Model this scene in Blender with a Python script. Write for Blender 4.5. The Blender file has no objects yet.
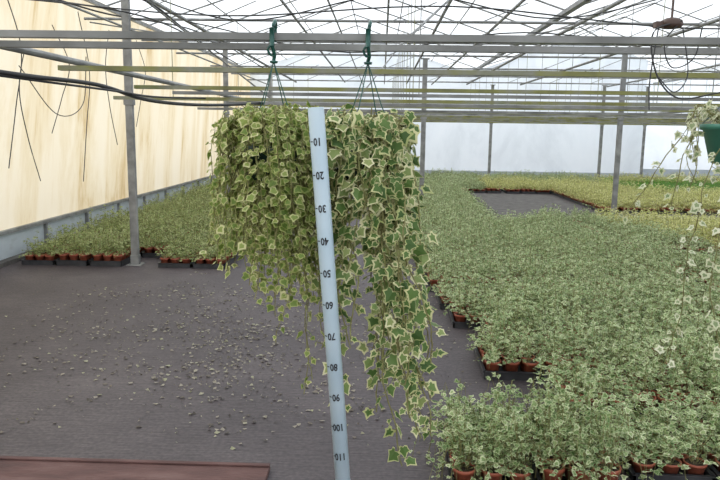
import bpy, math, random
from mathutils import Vector, Matrix
random.seed(7)
R=random.random
def U(a,b): return a+(b-a)*R()
sc=bpy.context.scene
sc.view_settings.view_transform='Standard'
TH=math.radians(1.7)
def P(x,y,z=0.0):
    # surveyed position (right, forward from the camera tripod) -> greenhouse axes
    return Vector((x*math.cos(TH)-y*math.sin(TH), x*math.sin(TH)+y*math.cos(TH), z))

# ---------------- materials ----------------
def new_mat(name):
    m=bpy.data.materials.new(name); m.use_nodes=True
    nt=m.node_tree; nt.nodes.clear()
    out=nt.nodes.new('ShaderNodeOutputMaterial')
    return m,nt,out
def N(nt,t,**kw):
    n=nt.nodes.new(t)
    for k,v in kw.items():
        if k in n.inputs: n.inputs[k].default_value=v
        else: setattr(n,k,v)
    return n
def rgba(c): return (c[0],c[1],c[2],1)
def ramp(nt,stops):
    r=nt.nodes.new('ShaderNodeValToRGB')
    e=r.color_ramp.elements
    e[0].position=stops[0][0]; e[0].color=rgba(stops[0][1])
    e[1].position=stops[-1][0]; e[1].color=rgba(stops[-1][1])
    for p,c in stops[1:-1]:
        q=e.new(p); q.color=rgba(c)
    return r
def mat_noise(name,stops,scale=5,rough=0.6,metal=0.0,stretch=(1,1,1),bump=0.0,detail=4,bscale=None):
    m,nt,out=new_mat(name)
    b=N(nt,'ShaderNodeBsdfPrincipled'); b.inputs['Roughness'].default_value=rough; b.inputs['Metallic'].default_value=metal
    tc=N(nt,'ShaderNodeTexCoord'); mp=N(nt,'ShaderNodeMapping'); mp.inputs['Scale'].default_value=stretch
    no=N(nt,'ShaderNodeTexNoise'); no.inputs['Scale'].default_value=scale; no.inputs['Detail'].default_value=detail
    nt.links.new(tc.outputs['Object'],mp.inputs[0]); nt.links.new(mp.outputs[0],no.inputs['Vector'])
    r=ramp(nt,stops); nt.links.new(no.outputs['Fac'],r.inputs[0]); nt.links.new(r.outputs[0],b.inputs['Base Color'])
    if bump:
        n2=N(nt,'ShaderNodeTexNoise'); n2.inputs['Scale'].default_value=bscale or scale*6
        nt.links.new(mp.outputs[0],n2.inputs['Vector'])
        bp=N(nt,'ShaderNodeBump'); bp.inputs['Strength'].default_value=bump; bp.inputs['Distance'].default_value=0.02
        nt.links.new(n2.outputs['Fac'],bp.inputs['Height']); nt.links.new(bp.outputs[0],b.inputs['Normal'])
    nt.links.new(b.outputs[0],out.inputs[0])
    return m
def mat_leaf(name,stops,tl=0.3):
    m,nt,out=new_mat(name)
    g=N(nt,'ShaderNodeNewGeometry'); r=ramp(nt,stops)
    nt.links.new(g.outputs['Random Per Island'],r.inputs[0])
    b=N(nt,'ShaderNodeBsdfPrincipled'); b.inputs['Roughness'].default_value=0.45
    b.inputs['Specular IOR Level'].default_value=0.3
    t=N(nt,'ShaderNodeBsdfTranslucent'); mx=N(nt,'ShaderNodeMixShader'); mx.inputs[0].default_value=tl
    nt.links.new(r.outputs[0],b.inputs['Base Color']); nt.links.new(r.outputs[0],t.inputs['Color'])
    nt.links.new(b.outputs[0],mx.inputs[1]); nt.links.new(t.outputs[0],mx.inputs[2]); nt.links.new(mx.outputs[0],out.inputs[0])
    return m
def mat_film(name,stops,scale,stretch,transp=0.0,transl=0.6,tint=(1,1,1),rot=(0,0,0)):
    m,nt,out=new_mat(name)
    tc=N(nt,'ShaderNodeTexCoord'); mp=N(nt,'ShaderNodeMapping'); mp.inputs['Scale'].default_value=stretch
    m0=N(nt,'ShaderNodeMapping'); m0.inputs['Rotation'].default_value=rot
    no=N(nt,'ShaderNodeTexNoise'); no.inputs['Scale'].default_value=scale; no.inputs['Detail'].default_value=8; no.inputs['Roughness'].default_value=0.68
    no.inputs['Distortion'].default_value=0.4
    nt.links.new(tc.outputs['Object'],m0.inputs[0]); nt.links.new(m0.outputs[0],mp.inputs[0]); nt.links.new(mp.outputs[0],no.inputs['Vector'])
    r=ramp(nt,stops); nt.links.new(no.outputs['Fac'],r.inputs[0])
    d=N(nt,'ShaderNodeBsdfDiffuse'); t=N(nt,'ShaderNodeBsdfTranslucent')
    nt.links.new(r.outputs[0],d.inputs[0]); nt.links.new(r.outputs[0],t.inputs[0])
    mx=N(nt,'ShaderNodeMixShader'); mx.inputs[0].default_value=transl
    nt.links.new(d.outputs[0],mx.inputs[1]); nt.links.new(t.outputs[0],mx.inputs[2])
    last=mx
    if transp:
        tr=N(nt,'ShaderNodeBsdfTransparent'); tr.inputs[0].default_value=rgba(tint)
        m2=N(nt,'ShaderNodeMixShader'); m2.inputs[0].default_value=transp
        nt.links.new(mx.outputs[0],m2.inputs[1]); nt.links.new(tr.outputs[0],m2.inputs[2]); last=m2
    nt.links.new(last.outputs[0],out.inputs[0])
    return m

M_floor,nt,out=new_mat('woven_ground_cover')
b=N(nt,'ShaderNodeBsdfPrincipled'); b.inputs['Roughness'].default_value=0.62
tc=N(nt,'ShaderNodeTexCoord')
n1=N(nt,'ShaderNodeTexNoise'); n1.inputs['Scale'].default_value=0.9; n1.inputs['Detail'].default_value=9; n1.inputs['Roughness'].default_value=0.62
nt.links.new(tc.outputs['Object'],n1.inputs['Vector'])
r1=ramp(nt,[(0.3,(0.043,0.034,0.038)),(0.5,(0.064,0.052,0.057)),(0.62,(0.086,0.071,0.075)),(0.78,(0.122,0.103,0.104))])
nt.links.new(n1.outputs['Fac'],r1.inputs[0])
mp=N(nt,'ShaderNodeMapping'); mp.inputs['Scale'].default_value=(3,60,1)
nt.links.new(tc.outputs['Object'],mp.inputs[0])
n2=N(nt,'ShaderNodeTexNoise'); n2.inputs['Scale'].default_value=1.5; n2.inputs['Detail'].default_value=3
nt.links.new(mp.outputs[0],n2.inputs['Vector'])
r2=ramp(nt,[(0.35,(0.74,0.74,0.74)),(0.65,(1.15,1.15,1.15))]); nt.links.new(n2.outputs['Fac'],r2.inputs[0])
mm=N(nt,'ShaderNodeMix',data_type='RGBA',blend_type='MULTIPLY'); mm.inputs[0].default_value=1
nt.links.new(r1.outputs[0],mm.inputs[6]); nt.links.new(r2.outputs[0],mm.inputs[7])
n3=N(nt,'ShaderNodeTexNoise'); n3.inputs['Scale'].default_value=45; n3.inputs['Detail'].default_value=4
nt.links.new(tc.outputs['Object'],n3.inputs['Vector'])
r3=ramp(nt,[(0.35,(0.7,0.7,0.7)),(0.65,(1.25,1.22,1.2))]); nt.links.new(n3.outputs['Fac'],r3.inputs[0])
m3=N(nt,'ShaderNodeMix',data_type='RGBA',blend_type='MULTIPLY'); m3.inputs[0].default_value=1
nt.links.new(mm.outputs[2],m3.inputs[6]); nt.links.new(r3.outputs[0],m3.inputs[7])
nt.links.new(m3.outputs[2],b.inputs['Base Color'])
bp=N(nt,'ShaderNodeBump'); bp.inputs['Strength'].default_value=0.4; bp.inputs['Distance'].default_value=0.01
nt.links.new(n2.outputs['Fac'],bp.inputs['Height']); nt.links.new(bp.outputs[0],b.inputs['Normal'])
nt.links.new(b.outputs[0],out.inputs[0])

M_soil=mat_noise('bare_soil',[(0.3,(0.06,0.055,0.05)),(0.7,(0.13,0.12,0.11))],scale=6,rough=0.9,bump=0.5)
M_path=mat_noise('concrete',[(0.3,(0.33,0.33,0.31)),(0.7,(0.5,0.49,0.46))],scale=4,rough=0.85,bump=0.2)
M_galv=mat_noise('galvanised_steel',[(0.3,(0.16,0.16,0.155)),(0.5,(0.25,0.25,0.245)),(0.75,(0.36,0.36,0.345))],scale=7,rough=0.5,metal=0.25,bump=0.05)
M_rail=mat_noise('weathered_aluminium',[(0.3,(0.13,0.13,0.12)),(0.5,(0.21,0.21,0.20)),(0.62,(0.28,0.28,0.27)),(0.75,(0.17,0.18,0.12))],scale=3.5,rough=0.5,metal=0.3)
M_algae=mat_noise('algae_on_rail',[(0.3,(0.13,0.13,0.06)),(0.45,(0.22,0.22,0.07)),(0.6,(0.24,0.24,0.19)),(0.75,(0.15,0.17,0.05))],scale=3.5,rough=0.7)
M_cable=mat_noise('black_cable',[(0.3,(0.018,0.018,0.02)),(0.7,(0.05,0.05,0.05))],scale=8,rough=0.5)
M_hook=mat_noise('dark_green_plastic',[(0.3,(0.012,0.065,0.05)),(0.7,(0.02,0.10,0.08))],scale=8,rough=0.35)
M_potd=mat_noise('dark_pot_plastic',[(0.3,(0.01,0.03,0.02)),(0.7,(0.02,0.05,0.035))],scale=8,rough=0.4)
M_potg=mat_noise('green_pot_plastic',[(0.3,(0.03,0.16,0.11)),(0.7,(0.05,0.22,0.16))],scale=8,rough=0.4)
M_terra=mat_noise('terracotta_plastic',[(0.3,(0.30,0.075,0.04)),(0.7,(0.45,0.125,0.07))],scale=10,rough=0.45)
M_tray=mat_noise('black_tray_plastic',[(0.3,(0.022,0.022,0.025)),(0.7,(0.055,0.055,0.06))],scale=10,rough=0.45)
M_peat=mat_noise('potting_soil',[(0.3,(0.03,0.02,0.013)),(0.7,(0.08,0.055,0.035))],scale=40,rough=0.95,bump=0.6)
M_pvc=mat_noise('pvc_pipe_plastic',[(0.3,(0.40,0.51,0.58)),(0.7,(0.50,0.60,0.66))],scale=6,rough=0.35)
M_ink=mat_noise('marker_ink',[(0.3,(0.01,0.01,0.012)),(0.7,(0.03,0.03,0.035))],scale=10,rough=0.5)
M_stem=mat_noise('ivy_stem',[(0.3,(0.15,0.13,0.045)),(0.7,(0.28,0.28,0.11))],scale=20,rough=0.7)
M_board=mat_noise('red_brown_board',[(0.3,(0.07,0.035,0.032)),(0.55,(0.115,0.056,0.05)),(0.8,(0.17,0.10,0.09))],scale=6,rough=0.8,stretch=(0.6,2,1),bump=0.3)
M_litter=mat_leaf('dry_litter',[(0.0,(0.06,0.05,0.04)),(0.3,(0.20,0.17,0.14)),(0.7,(0.40,0.36,0.29)),(1.0,(0.40,0.40,0.25))])
M_lamp=mat_noise('brown_plastic',[(0.3,(0.05,0.028,0.02)),(0.7,(0.10,0.055,0.04))],scale=8,rough=0.5)
M_curb=mat_noise('base_panel_blue',[(0.3,(0.42,0.47,0.50)),(0.6,(0.52,0.57,0.60)),(0.8,(0.34,0.37,0.37))],scale=3,rough=0.5,stretch=(1,1,2))

M_wallL=mat_film('stained_film_left',[(0.26,(0.40,0.28,0.14)),(0.37,(0.58,0.44,0.25)),(0.45,(0.71,0.60,0.41)),(0.56,(0.77,0.68,0.52)),(0.85,(0.80,0.73,0.60))],0.85,(1,1.7,0.34),0,0.75,rot=(0.25,0,0))
M_wallB=mat_film('white_film_back',[(0.28,(0.68,0.72,0.76)),(0.5,(0.80,0.84,0.88)),(0.75,(0.86,0.89,0.92))],0.7,(1,1,0.6),0,0.66)
M_roof=mat_film('roof_film',[(0.3,(0.84,0.85,0.83)),(0.6,(0.96,0.97,0.98))],1.5,(1,0.4,1),0.62,0.8,(0.97,0.985,1.0))

LG={ # centre, margin
 'basketL':(mat_leaf('ivy_leaf_small_centre',[(0,(0.12,0.19,0.035)),(0.5,(0.22,0.31,0.07)),(1,(0.36,0.43,0.12))],0.38),
            mat_leaf('ivy_leaf_small_margin',[(0,(0.32,0.38,0.11)),(0.5,(0.52,0.54,0.21)),(1,(0.76,0.73,0.40))],0.38)),
 'basketR':(mat_leaf('ivy_leaf_large_centre',[(0,(0.060,0.12,0.03)),(0.5,(0.12,0.21,0.055)),(0.8,(0.22,0.31,0.10)),(1,(0.38,0.43,0.16))],0.35),
            mat_leaf('ivy_leaf_large_margin',[(0,(0.42,0.46,0.18)),(0.5,(0.66,0.64,0.33)),(1,(0.84,0.80,0.52))],0.35)),
 'pale':(mat_leaf('ivy_leaf_pale_centre',[(0,(0.20,0.28,0.12)),(1,(0.40,0.46,0.25))],0.35),
            mat_leaf('ivy_leaf_pale_margin',[(0,(0.60,0.62,0.38)),(1,(0.84,0.84,0.64))],0.35)),
 'grey':(mat_leaf('bed_ivy_centre',[(0,(0.11,0.19,0.06)),(0.5,(0.22,0.32,0.12)),(1,(0.39,0.49,0.22))],0.4),
         mat_leaf('bed_ivy_margin',[(0,(0.34,0.44,0.21)),(0.5,(0.54,0.61,0.35)),(1,(0.78,0.80,0.53))],0.4)),
 'yellow':(mat_leaf('bed_yellow_centre',[(0,(0.30,0.36,0.07)),(0.5,(0.46,0.49,0.14)),(1,(0.62,0.62,0.24))],0.4),
         mat_leaf('bed_yellow_margin',[(0,(0.60,0.60,0.22)),(0.5,(0.74,0.72,0.34)),(1,(0.88,0.86,0.52))],0.4)),
 'left':(mat_leaf('bed_left_centre',[(0,(0.12,0.19,0.05)),(0.5,(0.23,0.31,0.09)),(1,(0.36,0.43,0.15))],0.4),
         mat_leaf('bed_left_margin',[(0,(0.32,0.39,0.15)),(0.5,(0.48,0.52,0.24)),(1,(0.64,0.65,0.36))],0.4)),
 'dark':(mat_leaf('bed_green_centre',[(0,(0.06,0.21,0.02)),(0.5,(0.11,0.31,0.03)),(1,(0.17,0.40,0.05))],0.4),
         mat_leaf('bed_green_margin',[(0,(0.09,0.27,0.03)),(1,(0.19,0.44,0.06))],0.4)),
}
# ---------------- mesh builder ----------------
class MB:
    def __init__(s): s.v=[]; s.f=[]; s.m=[]; s.sm=[]
    def add(s,vs,fs,mat=0,smooth=False):
        o=len(s.v); s.v.extend(vs)
        for f in fs:
            s.f.append([i+o for i in f]); s.m.append(mat); s.sm.append(smooth)
    def box(s,lo,hi,mat=0):
        x0,y0,z0=lo; x1,y1,z1=hi
        s.add([(x0,y0,z0),(x1,y0,z0),(x1,y1,z0),(x0,y1,z0),(x0,y0,z1),(x1,y0,z1),(x1,y1,z1),(x0,y1,z1)],
              [(0,3,2,1),(4,5,6,7),(0,1,5,4),(1,2,6,5),(2,3,7,6),(3,0,4,7)],mat)
    def tube(s,pts,r,n=8,mat=0,cap=True):
        pts=[Vector(p) for p in pts]; vs=[]; fs=[]
        up=Vector((0,0,1))
        for i,p in enumerate(pts):
            a=pts[max(i-1,0)]; c=pts[min(i+1,len(pts)-1)]
            t=(c-a); t=t.normalized() if t.length>1e-9 else Vector((0,0,1))
            ref=up if abs(t.z)<0.9 else Vector((1,0,0))
            u=t.cross(ref).normalized(); w=t.cross(u)
            rr=r[i] if isinstance(r,(list,tuple)) else r
            for k in range(n):
                q=2*math.pi*k/n
                vs.append(tuple(p+u*math.cos(q)*rr+w*math.sin(q)*rr))
        for i in range(len(pts)-1):
            for k in range(n):
                fs.append((i*n+k,i*n+(k+1)%n,(i+1)*n+(k+1)%n,(i+1)*n+k))
        if cap:
            fs.append(tuple(range(n))); fs.append(tuple(reversed(range((len(pts)-1)*n,len(pts)*n))))
        s.add(vs,fs,mat,n>5)
    def lathe(s,prof,c,n=20,mat=0):
        vs=[];fs=[]
        for (r,z) in prof:
            for k in range(n):
                q=2*math.pi*k/n; vs.append((c[0]+r*math.cos(q),c[1]+r*math.sin(q),c[2]+z))
        for i in range(len(prof)-1):
            for k in range(n):
                fs.append((i*n+k,i*n+(k+1)%n,(i+1)*n+(k+1)%n,(i+1)*n+k))
        s.add(vs,fs,mat,True)
    def disc(s,c,r,n=16,mat=0):
        s.add([(c[0]+r*math.cos(2*math.pi*k/n),c[1]+r*math.sin(2*math.pi*k/n),c[2]) for k in range(n)],[tuple(range(n))],mat)
    def mesh(s,name,mats):
        me=bpy.data.meshes.new(name); me.from_pydata([tuple(v) for v in s.v],[],s.f)
        for m in mats: me.materials.append(m)
        me.polygons.foreach_set('material_index',s.m); me.polygons.foreach_set('use_smooth',s.sm); me.update()
        return me
    def obj(s,name,mats,parent=None,bevel=0):
        ob=bpy.data.objects.new(name,s.mesh(name,mats)); sc.collection.objects.link(ob)
        if parent: ob.parent=parent
        if bevel:
            b=ob.modifiers.new('bevel','BEVEL'); b.width=bevel; b.segments=2; b.limit_method='ANGLE'
        return ob
def empty(name,loc=(0,0,0)):
    e=bpy.data.objects.new(name,None); e.empty_display_size=0.2; sc.collection.objects.link(e); e.location=loc; return e

half=[(0.0,0.03),(0.20,-0.10),(0.42,-0.03),(0.38,0.17),(0.56,0.40),(0.29,0.55)]
OUT_BIG=half+[(0.0,1.0)]+[(-x,y) for x,y in reversed(half[1:])]
half3=[(0.0,0.02),(0.26,-0.08),(0.40,0.10),(0.52,0.33),(0.30,0.52)]
OUT_RND=half3+[(0.0,0.95)]+[(-x,y) for x,y in reversed(half3[1:])]
hs=[(0.0,0.0),(0.38,-0.04),(0.50,0.36),(0.22,0.56)]
OUT_SM=hs+[(0.0,1.0)]+[(-x,y) for x,y in reversed(hs[1:])]
def rv(): return Vector((U(-1,1),U(-1,1),U(-1,1)))
def leaf(mb,p,tip,nrm,size,outl,mc,mm_,inner=0.66):
    t=tip.normalized(); n=nrm-t*nrm.dot(t)
    if n.length<1e-4: n=Vector((1,0,0)).cross(t)
    n.normalize(); b=t.cross(n)
    cup=U(0.05,0.35); curl=U(-0.1,0.4); k=len(outl); wx=U(0.8,1.15); sk=U(-0.12,0.12)
    def pt(x,y):
        return tuple(p+(b*(x*wx+sk*y)+t*y+n*(-abs(x)*cup-curl*y*y*0.6))*size)
    outl=[(x*U(0.88,1.12),y*U(0.93,1.07)) for x,y in outl]
    vs=[pt(x,y) for x,y in outl]
    ci=(U(-0.05,0.05),0.33+U(-0.05,0.05)); inn=inner*U(0.8,1.2)
    vs+=[pt(ci[0]+(x-ci[0])*inn*U(0.85,1.12),ci[1]+(y-ci[1])*inn*U(0.85,1.12)) for x,y in outl]
    vs.append(pt(*ci))
    o=len(mb.v); mb.v.extend(vs)
    for i in range(k):
        j=(i+1)%k
        mb.f.append([o+i,o+j,o+k+j,o+k+i]); mb.m.append(mm_); mb.sm.append(False)
        mb.f.append([o+k+i,o+k+j,o+2*k]); mb.m.append(mc); mb.sm.append(False)

# ---------------- shell ----------------
XL=-4.4; YB=23.0; Y0=-3.0; GZ=3.5; RZ=4.7; XR=17.2; YB2=26.0; XS=8.6
m=MB(); m.box((-6,-4,-0.1),(18,27,0.0)); m.obj('floor',[M_floor])
m=MB(); m.box((2.3,12.7,0.001),(4.3,17.6,0.012)); m.obj('bare_soil_patch',[M_soil])
m=MB(); m.box((4.75,12.95,0.001),(17,13.35,0.03)); m.obj('concrete_path',[M_path])
# roof
m=MB()
spans=[(XL,2.8),(2.8,10.0),(10.0,XR)]
for a,c in spans:
    mid=(a+c)/2
    m.add([(a,Y0,GZ),(mid,Y0,RZ),(mid,YB2,RZ),(a,YB2,GZ),(c,Y0,GZ),(c,YB2,GZ)],[(0,1,2,3),(1,4,5,2)])
m.obj('ceiling',[M_roof])
# left wall
m=MB(); m.add([(XL,Y0,0.36),(XL,YB2,0.36),(XL,YB2,GZ),(XL,Y0,GZ)],[(0,1,2,3)]); m.obj('wall_left',[M_wallL])
m=MB(); m.box((XL-0.02,Y0,0.0),(XL+0.01,YB,0.34)); m.obj('baseboard_left',[M_curb])
m=MB(); m.box((XL-0.03,Y0,0.34),(XL+0.05,YB,0.385))
y=Y0+0.4
while y<YB:
    m.box((XL+0.011,y,0.0),(XL+0.05,y+0.04,0.34)); y+=1.25
m.obj('trim_left',[M_galv])
m=MB(); m.box((XL-0.0,Y0,0.0),(XL+0.12,YB,0.05)); m.obj('trim_left_curb',[M_soil])
def backwall(name,x0,x1,y,zb):
    pts=[(x0,y,zb),(x1,y,zb)]
    def rz(x):
        for a,c in spans:
            if a-1e-6<=x<=c+1e-6:
                mid=(a+c)/2; return GZ+(RZ-GZ)*(1-abs(x-mid)/((c-a)/2))
    keys=sorted({x0,x1}|{k for a,c in spans for k in (a,(a+c)/2,c) if x0<k<x1},reverse=True)
    pts+=[(k,y,rz(k)-0.01) for k in keys]
    m=MB(); m.add(pts,[tuple(range(len(pts)))]); m.obj(name,[M_wallB])
backwall('wall_back',XL,XS,YB,0.0)
backwall('wall_back_annex',XS,XR,YB2,0.0)
m=MB(); m.add([(XS,YB,0),(XS,YB2,0),(XS,YB2,GZ),(XS,YB,GZ)],[(0,1,2,3)]); m.obj('wall_annex_side',[M_wallB])
m=MB(); m.add([(XR,Y0,0),(XR,YB2,0),(XR,YB2,GZ),(XR,Y0,GZ)],[(0,1,2,3)]); m.obj('wall_right',[M_wallB])
m=MB(); m.box((XL+0.1,YB-0.05,0.0),(XS,YB-0.005,0.3)); m.obj('baseboard_back',[M_curb])
m=MB(); m.box((XS+0.05,YB2-0.05,0.0),(XR-0.1,YB2-0.005,0.3)); m.obj('baseboard_back_annex',[M_curb])

# ---------------- structure ----------------
POSTS=[(-2.86,7.75),(-2.86,12.6),(0.88,14.7),(4.50,13.2),(-2.86,17.6),(3.55,22.6),(7.0,22.2),(8.5,22.6)]
def post(x,y,z=3.1,s=0.05,mat=M_galv):
    m=MB(); m.box((x-s,y-s*0.7,0.0),(x+s,y+s*0.7,z))
    m.box((x-s*2,y-s*2,0.0),(x+s*2,y+s*2,0.012))
    m.box((x-s*1.15,y-s*0.9,0.0),(x+s*1.15,y+s*0.9,0.12))
    m.box((x-s*1.8,y-s*1.1,z-0.02),(x+s*1.8,y+s*1.1,z))
    m.box((x-s*1.3,y-s*0.95,1.84),(x+s*1.3,y+s*0.95,1.9))
    m.obj('steel_post',[mat],bevel=0.004)
for (x,y),s_ in zip(POSTS,(0.042,0.042,0.05,0.045,0.042,0.045,0.045,0.04)): post(x,y,s=s_)

# roof frame
m=MB()
for a,c in spans:
    mid=(a+c)/2
    for k in range(0,15):
        y=Y0+0.05+k*2.0
        for sgn,e in ((-1,a),(1,c)):
            m.tube([(e,y,GZ-0.03),(mid,y,RZ-0.03)],0.015,6)
    for fr in (0.0,0.33,0.66):
        for e in (a,c):
            x=mid+(e-mid)*fr; z=RZ-(RZ-GZ)*fr-0.05
            m.tube([(x,Y0,z),(x,YB2,z)],0.012,6)
for x in (XL+0.03,2.8,10.0):
    m.box((x-0.05 if x>XL+1 else x,Y0,GZ-0.10),(x+0.05,YB2,GZ-0.04))
m.obj('roof_frame',[M_galv])
m=MB()
for x,z,r in ((-2.86,3.13,0.028),(-1.25,3.14,0.018),(0.05,3.10,0.014),(0.78,3.12,0.022),(1.6,3.1,0.02),(2.75,3.12,0.026),(4.50,3.13,0.028),(7.3,3.1,0.022),(-3.7,3.0,0.016),(-0.62,3.0,0.012)):
    m.tube([(x,Y0,z),(x,22.9,z)],r,8)
for y in (5.2,7.75,10.2,12.6,14.7,17.6,20.0,22.4):
    m.tube([(XL+0.02,y,3.15),(XR-0.2,y,3.15)],0.020,8)
    for k in range(16):
        x=XL+0.6+k*1.3
        m.tube([(x,y,3.15),(x+0.65,y,3.42)],0.008,5)
for (a,b_) in (((-2.8,7.75,3.1),(-1.6,10.2,2.0)),((0.8,7.75,3.1),(0.1,5.2,2.2)),((0.3,12.6,3.1),(-0.4,10.2,2.0)),((4.7,13.5,3.1),(2.8,10.2,3.1)),((-2.8,12.6,3.1),(-4.3,10.2,3.1)),((2.7,10.2,3.1),(1.6,12.6,3.1))):
    m.tube([a,b_],0.011,6)
m.obj('truss_pipework',[M_galv])

# hanging rails
def rail(y,x0,x1,mat,z=1.885,tilt=0.0,w=0.032,h=0.026):
    m=MB()
    vs=[]
    for x in (x0,x1):
        zz=z; yy=y+tilt*(x-x0)
        for dy,dz in ((-w/2,-h/2),(w/2,-h/2),(w/2,h/2),(w*0.2,h/2),(w*0.2,h*0.3),(-w*0.2,h*0.3),(-w*0.2,h/2),(-w/2,h/2)):
            vs.append((x,yy+dy,zz+dz))
    fs=[(i,(i+1)%8,8+(i+1)%8,8+i) for i in range(8)]+[tuple(range(8)),tuple(range(15,7,-1))]
    m.add(vs,fs)
    k=math.ceil(x0/2.4)
    while k*2.4<x1:
        x=k*2.4+0.3
        if y>5 and x0<x<x1:
            m.tube([(x,y+tilt*(x-x0),z),(x,y+tilt*(x-x0),3.12)],0.004,5)
        k+=1
    m.obj('hanging_rail',[mat])
rail(2.25,-3.0,9,M_rail,1.893,0.006,h=0.022); rail(2.46,-3.0,9,M_rail,1.885,0.004,h=0.022)
rail(3.45,-1.62,12,M_algae,1.885,0.004,w=0.04,h=0.024)
rail(5.0,-1.80,12,M_algae,1.885,0.006,w=0.045,h=0.026)
rail(5.75,-1.75,12,M_rail,1.885,0.006,w=0.04)
yy=6.9
i=0
while yy<22.6:
    rail(yy,-1.75 if i%3 else -2.7,min(12+i,16.5),M_rail if i%2 else M_algae,1.885+U(-0.01,0.02),0.003,w=0.045,h=0.034); yy+=0.85+0.2*(i%3); i+=1
m=MB()
for x in (-1.58,):
    m.tube([(x,2.2,1.925),(x,22.5,1.925)],0.017,8)
for x in (4.35,9.0):
    m.tube([(x,6.5,1.925),(x,22.5,1.925)],0.017,8)
m.obj('rail_support_pipe',[M_galv])

# cables
def bez(pts,n=8):
    out_=[]
    pts=[Vector(p) for p in pts]
    ext=[pts[0]*2-pts[1]]+pts+[pts[-1]*2-pts[-2]]
    for i in range(1,len(ext)-2):
        p0,p1,p2,p3=ext[i-1:i+3]
        for k in range(n):
            t=k/n
            out_.append(0.5*((2*p1)+(p2-p0)*t+(2*p0-5*p1+4*p2-p3)*t*t+(3*p1-p0-3*p2+p3)*t**3))
    out_.append(pts[-1]); return out_
m=MB()
m.tube(bez([P(-2.6,3.9,1.97),P(-2.0,4.1,1.89),P(-1.75,4.6,1.87),P(-1.62,5.3,1.80),P(-1.4,6.2,1.80),P(-1.0,7.0,1.85)]),0.014,8)
m.tube(bez([P(-2.6,3.92,1.94),P(-2.0,4.12,1.87),P(-1.7,4.65,1.84),P(-1.6,5.35,1.83),P(-1.4,6.2,1.86)]),0.008,6)
m.obj('irrigation_hose',[M_cable])
m=MB()
def cab(pts,r=0.006): m.tube(bez(pts),r,6)
cab([(-4.3,6.0,3.1),(-3.6,6.3,2.95),(-2.75,7.7,3.02),(-2.6,9.5,2.85),(-2.75,12.6,3.05)],0.014)
cab([(-4.3,7.2,3.2),(-3.3,8.0,2.9),(-2.65,10.0,2.95),(-2.4,14,2.8)],0.010)
cab([(-4.3,5.4,2.9),(-3.3,6.2,2.75),(-2.6,8.0,2.8),(-2.3,11,2.6)],0.009)
cab([(-2.8,7.6,3.08),(-1.5,7.6,2.75),(0.2,7.6,3.05),(1.8,7.6,2.8),(3.2,7.6,3.08)],0.008)
cab([(-2.8,5.3,2.55),(-1.2,5.2,2.42),(0.5,5.2,2.5),(2.5,5.2,2.36),(4.8,5.2,2.6)],0.006)
cab([(-2.8,10.1,3.1),(-0.5,10.1,2.7),(2.0,10.1,3.0),(5.0,10.1,2.75),(8,10.1,3.08)],0.010)
for y,zt,zb,w in ((7.95,3.2,1.1,0.25),(8.4,2.6,0.9,-0.3),(9.1,2.9,1.5,0.35),(9.9,3.2,0.8,0.2),(11.0,3.1,1.3,-0.3),(12.2,3.1,1.6,0.3)):
    cab([(-4.34,y,zt),(-4.3,y+w,(zt*2+zb)/3),(-4.33,y+w*0.4,(zt+2*zb)/3),(-4.34,y-w*0.5,zb)],0.006)
cab([(-4.34,8.2,2.3),(-4.25,8.9,1.75),(-4.25,9.7,1.9),(-4.34,10.1,2.6)],0.006)
m.obj('electric_cable',[M_cable])
m=MB()
cab([P(1.05,2.33,1.97),P(0.96,2.33,1.93),P(0.98,2.33,1.80),P(1.06,2.33,1.72),P(1.20,2.33,1.74)],0.0028)
cab([P(1.05,2.33,1.97),P(1.0,2.33,1.90),P(1.03,2.33,1.82),P(1.10,2.33,1.85),P(1.12,2.33,1.95)],0.0022)
cab([P(0.98,2.34,1.95),P(0.965,2.34,1.78),P(0.97,2.34,1.68)],0.0022)
cab([P(1.06,2.34,1.95),P(1.09,2.34,1.80),P(1.05,2.34,1.74),P(0.99,2.34,1.79)],0.002)
e=empty('ceiling_sensor_unit')
c=m.obj('cable_loops',[M_cable],e)
m=MB(); q=P(1.03,2.36,1.960)
m.lathe([(0.0,-0.012),(0.030,-0.010),(0.038,0.0),(0.034,0.014),(0.018,0.022),(0.0,0.024)],q,16)
m.box((q.x-0.055,q.y-0.015,q.z-0.010),(q.x-0.03,q.y+0.015,q.z+0.010))
m.tube([q+Vector((0,0,0.02)),q+Vector((0,0.0,0.14))],0.004,6)
m.obj('sensor_body',[M_lamp],e)

# ---------------- hanging baskets ----------------
def hanger(m,c,zrail,rimz,rimr):
    x=c.x; y=2.262
    pts=[(x,y+0.030,zrail-0.015),(x,y+0.034,zrail+0.02),(x+0.004,y+0.016,zrail+0.043),(x+0.006,y-0.014,zrail+0.043),(x+0.003,y-0.034,zrail+0.02),(x,y-0.034,zrail-0.03),(x+0.004,y-0.01,zrail-0.06),(x,c.y,zrail-0.075)]
    m.tube(bez(pts,4),0.0062,8,3)
    m.tube([(x,y-0.036,zrail+0.02),(x,y-0.036,zrail-0.035)],0.008,8,3)
    m.tube(bez([(x-0.001,y-0.034,zrail-0.03),(x-0.014,y-0.03,zrail-0.045),(x-0.006,y-0.02,zrail-0.062),(x+0.006,y-0.01,zrail-0.06)],4),0.004,6,3)
    m.lathe([(0.0,-0.004),(0.012,-0.003),(0.014,0.004),(0.0,0.006)],(x,c.y,zrail-0.082),12,3)
    for k in range(4):
        a=math.pi/4+k*math.pi/2+0.3
        m.tube([(x,c.y,zrail-0.08),(c.x+math.cos(a)*rimr*0.45,c.y+math.sin(a)*rimr*0.45,(zrail-0.08)*0.5+rimz*0.5),(c.x+math.cos(a)*rimr,c.y+math.sin(a)*rimr,rimz)],0.0018,5,3)
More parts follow.
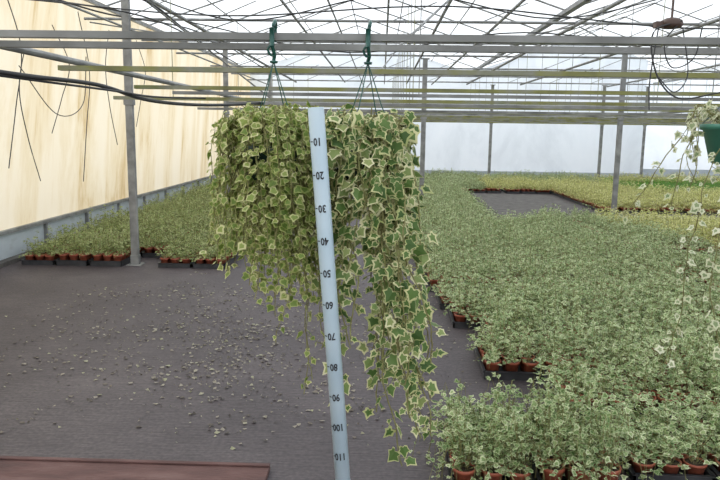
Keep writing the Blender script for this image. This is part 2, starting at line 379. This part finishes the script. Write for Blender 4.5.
def strand(m,pts,step,size,outl,outv,spread=0.5,inner=0.66,stemr=0.0018,pet=0.45):
    m.tube(pts,stemr,4,2,False)
    side=1; acc=0
    for a,b_ in zip(pts[:-1],pts[1:]):
        d=b_-a; L=d.length; t=d.normalized(); acc+=L
        while acc>=step:
            acc-=step*U(0.75,1.25)
            p=a+d*U(0,1)
            lat=t.cross(outv); lat=lat.normalized() if lat.length>1e-3 else Vector((1,0,0))
            pe=(lat*side*U(0.3,1.0)+outv*U(0.0,0.8)+rv()*0.25)*size*pet
            s_=size*U(0.5,1.2)
            q=p+pe
            m.tube([p,q],stemr*0.65,3,2,False)
            tip=Vector((0,0,-1))*U(0.4,1.1)+lat*side*U(0.1,1.0)+outv*U(-0.1,0.6)+rv()*0.4
            nr=outv*U(0.4,1.0)+Vector((0,0,1))*U(0.1,0.9)+rv()*spread
            leaf(m,q,tip,nr,s_,outl,0,1,inner)
            side*=-1
def fall(c,ang,r0,r1,ztop,L,drift=Vector((0,0,0)),wander=0.012,hump=0.03,ds=0.03):
    o=Vector((math.cos(ang),math.sin(ang),0)); pts=[]
    base=Vector((c.x,c.y,ztop))
    for k in range(4):
        f=k/3; rr=r0+(r1-r0)*math.sin(f*math.pi/2)
        pts.append(base+o*rr+Vector((0,0,hump*math.sin(f*math.pi*0.8))))
    w=Vector((0,0,0)); p=pts[-1].copy(); n=max(2,int(L/ds))
    for k in range(n):
        w=w*0.7+Vector((U(-1,1),U(-1,1),0))*wander*0.5
        p=p+w+Vector((0,0,-ds))+drift*(ds/L)*(0.4+1.2*k/n)
        pts.append(p.copy())
    return pts,o
def basket(c,rimz,potr,poth,potmat,zr=1.895):
    m=MB()
    m.lathe([(potr*0.72,-poth),(potr*0.78,-poth*0.95),(potr*0.98,-0.02),(potr*1.06,-0.018),(potr*1.06,0.0),(potr*0.96,0.0),(potr*0.94,-0.02)],(c.x,c.y,rimz),24,5)
    m.disc((c.x,c.y,rimz-poth),potr*0.72,24,5)
    m.disc((c.x,c.y,rimz-0.02),potr*0.94,24,4)
    hanger(m,c,zr,rimz,potr)
    return m
def mats(k,pot): return [LG[k][0],LG[k][1],M_stem,M_hook,M_peat,pot]
# left basket, small dense leaves
c=P(-0.288,2.27)
m=basket(c,1.545,0.115,0.12,M_potd)
for k in range(185):
    a=U(0,2*math.pi); r1=U(0.09,0.172)
    L=U(0.38,0.62) if R()<0.72 else U(0.14,0.38)
    if math.cos(a)<-0.6: L*=0.82; r1+=0.02
    if math.cos(a)>0.8: r1-=0.01
    pts,o=fall(c,a,U(0.02,0.09),r1,1.59+U(-0.01,0.03),L,Vector((U(-0.01,0.06),0,0)),0.012,U(0.0,0.06))
    strand(m,pts,0.0215,0.0285,OUT_RND,o,0.8,0.68,0.0013,0.55)
for a,L,dr in ((-0.9,0.86,0.03),(-0.6,0.78,0.05),(-1.1,0.70,0.04),(-0.4,0.95,0.02)):
    pts,o=fall(c,a,0.08,0.14,1.59,L,Vector((dr,0,0)),0.016,0.04)
    strand(m,pts,0.034,0.030,OUT_RND,o,0.8,0.68,0.0015,0.6)
for k in range(130):
    a=U(0,2*math.pi); o=Vector((math.cos(a),math.sin(a),0)); rr=U(0,0.1)
    p=Vector((c.x,c.y,1.54))+o*rr
    strand(m,[p,p+o*0.02+Vector((0,0,U(0.03,0.07))),p+o*0.05+Vector((0,0,U(0.06,0.14)))],0.020,0.028,OUT_RND,(o*0.4+Vector((0,0,1))).normalized(),0.7,0.68,0.0013,0.5)
m.obj('hanging_ivy_basket',mats('basketL',M_potd))
# right basket, large leaves and long trails
c=P(0.018,2.27)
m=basket(c,1.545,0.115,0.12,M_potd)
for k in range(68):
    a=U(0,2*math.pi); r1=U(0.08,0.155)
    L=U(0.12,0.52)
    pts,o=fall(c,a,U(0.02,0.09),r1,1.59+U(-0.01,0.02),L,Vector((U(-0.03,0.02),0,0)),0.012,U(0.0,0.05))
    strand(m,pts,0.036,0.049,OUT_BIG,o,0.75,0.76,0.002,0.6)
for k in range(56):
    a=U(0,2*math.pi); o=Vector((math.cos(a),math.sin(a),0)); rr=U(0,0.1)
    p=Vector((c.x,c.y,1.54))+o*rr
    strand(m,[p,p+o*0.02+Vector((0,0,U(0.03,0.07))),p+o*0.045+Vector((0,0,U(0.06,0.13)))],0.028,0.044,OUT_BIG,(o*0.4+Vector((0,0,1))).normalized(),0.7,0.76,0.002,0.6)
# angle, rim radius, length, sideways drift
trails=[(-1.3,0.12,1.04,0.14),(-1.0,0.13,1.02,0.17),(-0.8,0.12,0.90,0.08),(-1.5,0.12,0.86,0.05),(-1.0,0.12,0.78,0.03),(-0.7,0.13,0.78,0.01),(-1.7,0.12,0.94,0.07),(-0.9,0.13,0.84,0.03),(-1.25,0.12,0.92,0.05),
        (-1.8,0.12,1.12,0.08),(-1.1,0.12,0.70,0.02),(-0.8,0.13,0.72,0.0),(-1.35,0.13,0.84,0.05),(-0.5,0.13,0.64,-0.01),(-1.05,0.13,1.00,0.20),(-2.5,0.12,0.60,0.04),(-2.8,0.11,0.74,0.0),(-1.2,0.13,0.97,0.14),
        (-1.6,0.11,0.75,0.04),(-1.4,0.12,0.66,0.03),(-1.15,0.12,0.88,0.08),(-1.65,0.12,0.82,0.06),(-0.95,0.12,0.93,0.10),(-2.2,0.13,0.66,0.02),(-0.3,0.13,0.66,-0.01),(-2.0,0.12,0.70,0.0)]
for a,r1,L,dr in trails:
    pts,o=fall(c,a,0.08,r1,1.58,L,Vector((dr,0,0)),0.016,0.03)
    strand(m,pts,0.037,0.042,OUT_BIG,(o+Vector((0,-0.6,0))).normalized(),0.75,0.75,0.0022,0.6)
m.obj('hanging_ivy_basket.001',mats('basketR',M_potd))
# basket at right edge, sparse pale trails
c=P(1.275,2.27)
m=basket(c,1.635,0.14,0.13,M_potg,1.9)
for k in range(12):
    a=U(0.2,2.6)
    pts,o=fall(c,a,U(0.05,0.11),U(0.15,0.20),1.64,U(0.1,0.35),Vector((U(-0.04,0.03),0,0)),0.02,0.05)
    strand(m,pts,0.036,0.030,OUT_BIG,o,0.7,0.5,0.0014,0.6)
for L,dr,r1,an in ((0.38,-0.13,0.18,1.0),(0.34,-0.05,0.17,0.98),(0.92,0.0,0.115,1.24),(0.84,0.0,0.115,1.29),(0.70,0.0,0.12,1.33),(0.28,-0.02,0.17,0.92)):
    pts,o=fall(c,math.pi*an,0.1,r1,1.65,L,Vector((dr,0,0)),0.014,0.05)
    strand(m,pts,0.028,0.028,OUT_BIG,(o+Vector((0,-0.6,0))).normalized(),0.7,0.5,0.0018,0.5)
for k in range(46):
    a=U(0,2*math.pi); o=Vector((math.cos(a),math.sin(a),0)); p=Vector((c.x,c.y,1.63))+o*U(0.02,0.12)
    strand(m,[p,p+o*0.025+Vector((0,0,0.03)),p+o*0.055+Vector((0,0,U(0.02,0.07)))],0.022,0.030,OUT_BIG,(o*0.4+Vector((0,0,1))).normalized(),0.7,0.5,0.0014,0.6)
m.obj('hanging_ivy_basket.002',mats('pale',M_potg))

# ---------------- measuring pole ----------------
pt_=P(-0.137,2.06,1.664); pb=P(-0.008,2.06,0.0)
ax=(pb-pt_).normalized(); Lp=(pb-pt_).length; RP=0.0245
e=empty('measuring_pole')
m=MB()
m.lathe([(RP-0.003,-Lp),(RP,-Lp),(RP,-0.001),(RP-0.001,0),(RP-0.0035,0),(RP-0.0035,-0.12),(0,-0.12)],(0,0,0),36,0)
po=m.obj('pipe',[M_pvc],e)
zax=-ax; xax=(Vector((1,0,0))-zax*zax.x).normalized(); yax=zax.cross(xax)
MW=Matrix((xax,yax,zax)).transposed().to_4x4(); MW.translation=pt_
e.matrix_world=MW
for k in range(1,17):
    z=-0.1*k; txt='%d'%(10*k)
    cu=bpy.data.curves.new('num','FONT'); cu.body=txt; cu.size=0.038; cu.align_x='CENTER'; cu.align_y='CENTER'; cu.resolution_u=2; cu.offset=0.0010
    to=bpy.data.objects.new('num',cu); sc.collection.objects.link(to)
    bpy.context.view_layer.update()
    me=bpy.data.meshes.new_from_object(to.evaluated_get(bpy.context.evaluated_depsgraph_get()))
    bpy.data.objects.remove(to)
    for v in me.vertices:
        x,y=-v.co.x,-v.co.y      # numerals read upside down
        x-=0.001
        an=-math.pi/2+x*0.62/RP
        v.co=Vector(((RP+0.0012)*math.cos(an),(RP+0.0012)*math.sin(an),z+y*0.85))
    me.materials.clear(); me.materials.append(M_ink)
    ob=bpy.data.objects.new('numeral_%d'%(10*k),me); sc.collection.objects.link(ob); ob.parent=e
    mt=MB()
    vs=[];fs=[]
    for i_ in range(5):
        an=-math.pi/2+(0.62+0.42*i_/4)
        for dz in (-0.0016,0.0016): vs.append(((RP+0.0009)*math.cos(an),(RP+0.0009)*math.sin(an),z+dz))
    for i_ in range(4): fs.append((2*i_,2*i_+2,2*i_+3,2*i_+1))
    vs2=[(-x,y,zz) for x,y,zz in vs]
    mt.add(vs2,fs)
    mt.obj('tick_%d'%(10*k),[M_ink],e)

# ---------------- trays of potted ivy ----------------
TW,TD=0.37,0.56
def tray_mesh(seed,nleaf,hmax,lsize,rad=0.075,ns=11,droop=0.03,hv=(0.6,1.25),shoots=3,low=3):
    random.seed(seed)
    m=MB()
    hw,hd,hh=TW/2,TD/2,0.055
    m.box((-hw+0.012,-hd+0.012,0.002),(hw-0.012,hd-0.012,0.010),3)
    for (a,b_) in (((-hw,-hd,0.0),(hw,-hd+0.012,hh)),((-hw,hd-0.012,0.0),(hw,hd,hh)),((-hw,-hd,0.0),(-hw+0.012,hd,hh)),((hw-0.012,-hd,0.0),(hw,hd,hh))):
        m.box(a,b_,3)
    m.box((-hw-0.008,-hd-0.008,hh-0.006),(hw+0.008,-hd+0.004,hh),3); m.box((-hw-0.008,hd-0.004,hh-0.006),(hw+0.008,hd+0.008,hh),3)
    m.box((-hw-0.008,-hd-0.008,hh-0.006),(-hw+0.004,hd+0.008,hh),3); m.box((hw-0.004,-hd-0.008,hh-0.006),(hw+0.008,hd+0.008,hh),3)
    for i in range(3):
        for j in range(5):
            cx=-hw+0.062+i*0.123+U(-.004,.004); cy=-hd+0.062+j*0.109+U(-.004,.004)
            m.lathe([(0.034,0.0),(0.036,0.0),(0.047,0.082),(0.053,0.083),(0.054,0.100),(0.049,0.100),(0.048,0.090)],(cx,cy,0.011),14,4)
            m.disc((cx,cy,0.1),0.048,12,5)
            h=hmax*U(*hv)
            ex=U(-0.02,0.02); ey=U(-0.02,0.02)
            for s_ in range(ns):
                a=U(0,6.28); tilt=U(0.05,0.95)
                if s_<low: tilt=U(0.9,1.25)
                o=Vector((math.cos(a),math.sin(a),0))
                L=h*U(0.5,1.0)
                nl=nleaf
                if tilt>0.9: L=h*U(0.25,0.5)
                elif s_>=ns-shoots: L=h*U(1.05,1.45); tilt*=0.6; nl=max(4,nleaf-2)
                p0=Vector((cx,cy,0.10))+o*0.015
                p1=p0+o*rad*0.6*tilt+Vector((ex*0.4,ey*0.4,L*0.55))
                p2=p0+o*rad*1.25*tilt+Vector((ex,ey,L*(1.0-0.3*tilt)))
                p3=p2+o*rad*0.35*tilt+Vector((0,0,-droop*tilt))
                pts=bez([p0,p1,p2,p3],2)
                m.tube(pts,0.0013,3,2,False)
                for q in range(nl):
                    f=U(0.15,1.0)*(len(pts)-1); ii=min(int(f),len(pts)-2); p=pts[ii].lerp(pts[ii+1],f-ii)
                    a2=U(0,6.28); o2=Vector((math.cos(a2),math.sin(a2),0))
                    tip=o2+o*0.4+Vector((0,0,U(-0.8,0.5)))
                    leaf(m,p+o2*0.012,tip,Vector((0,0,1))+rv()*0.7,lsize*U(0.5,1.15),OUT_SM,0,1,0.64)
    return m
meshes={k:[] for k in ('grey','yellow','left','dark','big','front')}
for s_ in range(5):
    mb=tray_mesh(100+s_,7,0.165,0.030,ns=12,rad=0.066,hv=(0.5,1.3))
    base=mb.mesh('potted_ivy_tray_mesh',[LG['grey'][0],LG['grey'][1],M_stem,M_tray,M_terra,M_peat])
    meshes['grey'].append(base)
    for kd in ('yellow','left','dark'):
        c2=base.copy(); c2.materials[0]=LG[kd][0]; c2.materials[1]=LG[kd][1]; meshes[kd].append(c2)
GM=[LG['grey'][0],LG['grey'][1],M_stem,M_tray,M_terra,M_peat]
for s_ in range(3):
    meshes['big'].append(tray_mesh(300+s_,9,0.20,0.031,rad=0.09,ns=15,droop=0.11,hv=(0.7,1.2),shoots=4).mesh('potted_ivy_tray_bushy_mesh',GM))
for s_ in range(2):
    meshes['front'].append(tray_mesh(400+s_,10,0.21,0.030,rad=0.105,ns=20,droop=0.19,hv=(0.7,1.2),shoots=5,low=7).mesh('potted_ivy_tray_trailing_mesh',GM))
random.seed(21)
def tray(par,kind,x,y,sc_=1.0,rot=0.0):
    ob=bpy.data.objects.new('tray_of_potted_ivy',random.choice(meshes[kind])); sc.collection.objects.link(ob)
    ob.parent=par; ob.location=(x+TW/2,y+TD/2,0.0); ob.rotation_euler=(0,0,(math.pi if R()<0.5 else 0)+rot+U(-0.015,0.015))
    ob.scale=(1,1,sc_*U(0.85,1.15)); return ob
bg=empty('potted_ivy_bed'); by=empty('yellow_ivy_bed'); bl=empty('potted_ivy_bed.001'); bd=empty('green_plant_bed')
starts=[0.34,1.08,0.70,0.84,0.62,0.56,0.50,0.48,0.46,0.44]
row=0; y=2.98
while y<22.3:
    x=starts[row] if row<len(starts) else 0.42
    xmax=0.56*(y+0.6)+1.3
    ci=0
    while x<min(xmax,16.5):
        kind='grey'
        skip=False
        if x+TW>2.25 and x<4.3 and y+TD>12.7 and y<17.6: skip=True
        if x>4.0 and 12.7<y+TD and y<13.4: skip=True
        if 3.6<x<4.2 and 8.0<y<8.6: skip=True
        if 1.75<x<2.5 and 11.2<y<11.8: skip=True
        if y>13.2 and x>4.2: kind='yellow'
        if 8.0<y<13 and x>3.0+0.30*(13-y): kind='yellow'
        if y>17.6 and x>2.4: kind='yellow'
        if 17.0<y<20.5 and x>6.2: kind='dark'
        if y>19.8 and x<6.2: kind='grey'
        for px_,py_ in POSTS:
            if abs(x+TW/2-px_)<0.3 and abs(y+TD/2-py_)<0.4: skip=True
        par={'grey':bg,'yellow':by,'dark':bd}[kind]
        yo=0.0; s2=1.0
        if row==0:
            kind='front' if ci<2 else 'big'; s2=1.0 if ci<2 else 0.88
            if ci<2: yo=-0.16
        elif row<5 and R()<0.4: kind='big'; s2=0.9
        if kind=='dark': s2=0.8
        if not skip: tray(par,kind,x,y+yo,s2)
        x+=0.395+(0.07 if (row==0 and ci==1) else 0)+(0.12 if (row>3 and ci in (6,13,20)) else 0); ci+=1
    y+=0.583+(0.12 if row==0 else 0)+(0.10 if row in (5,10,14) else 0); row+=1
y=7.62; row=0
while y<22:
    for i in range(6):
        x=-4.15+i*0.40
        if any(abs(x+TW/2-px_)<0.30 and abs(y+TD/2-py_)<0.42 for px_,py_ in POSTS): continue
        tray(bl,'left',x+(0.0),y,1.1)
    y+=0.583

# ---------------- litter, board ----------------
m=MB(); random.seed(5)
cl=[(-1.1,5.2,0.8,0.8,1300),(-0.6,4.3,0.6,0.6,500),(-1.6,4.5,0.8,0.6,350),(-0.9,6.4,1.1,0.7,700),(-2.3,5.8,0.9,0.9,260),(0.2,5.2,0.5,1.5,400),(0.3,3.6,0.4,0.4,150),(-0.5,9,0.9,1.6,300)]
for cx,cy,sx,sy,n in cl:
    sub=[(random.gauss(cx,sx*0.7),random.gauss(cy,sy*0.7)) for _ in range(n//18+2)]
    for k in range(n):
        if R()<0.75:
            s0=random.choice(sub); qx,qy=random.gauss(s0[0],0.14),random.gauss(s0[1],0.09)
        else: qx,qy=random.gauss(cx,sx*0.7),random.gauss(cy,sy*0.7)
        q=P(qx,qy,0.002)
        if q.y<3.1 or q.x>0.9 or q.y>11.8: continue
        s_=random.choice((0.005,0.007,0.009,0.012,0.016,0.02)); a=U(0,6.28)
        nn=random.choice((3,4,5)); vs=[]
        for j in range(nn):
            b_=a+j*6.283/nn; rr=s_*U(0.5,1.1)
            vs.append((q.x+math.cos(b_)*rr,q.y+math.sin(b_)*rr*0.8,q.z+U(0,0.012)))
        m.add(vs,[tuple(range(nn))])
m.obj('leaf_litter',[M_litter])
m=MB()
m.box((-2.3,2.45,0.0),(-0.50,3.0,0.024))
m.box((-2.3,2.45,0.024),(-0.50,2.475,0.034)); m.box((-2.3,2.975,0.024),(-0.50,3.0,0.034))
bo=m.obj('wooden_board',[M_board],bevel=0.003)

# ---------------- camera, light ----------------
cam=bpy.data.cameras.new('camera'); co=bpy.data.objects.new('camera',cam); sc.collection.objects.link(co)
cam.sensor_width=36; cam.lens=34; cam.clip_end=200; cam.clip_start=0.05
p=math.radians(9.2)
d=Vector((-math.sin(TH)*math.cos(p),math.cos(TH)*math.cos(p),-math.sin(p)))
Rm=d.to_track_quat('-Z','Y').to_matrix().to_4x4()@Matrix.Rotation(math.radians(0.8),4,'Z')
Rm.translation=Vector((0,0,1.6)); co.matrix_world=Rm
sc.camera=co
w=bpy.data.worlds.new('world'); sc.world=w; w.use_nodes=True
nt=w.node_tree; bgd=nt.nodes['Background']; bgd.inputs[0].default_value=(0.92,0.96,1.0,1); bgd.inputs[1].default_value=1.6
sl=bpy.data.lights.new('sun','SUN'); sl.energy=1.3; sl.angle=math.radians(25); sl.color=(1,0.96,0.9)
so=bpy.data.objects.new('sun',sl); sc.collection.objects.link(so); so.rotation_euler=(math.radians(-25),math.radians(-35),0)
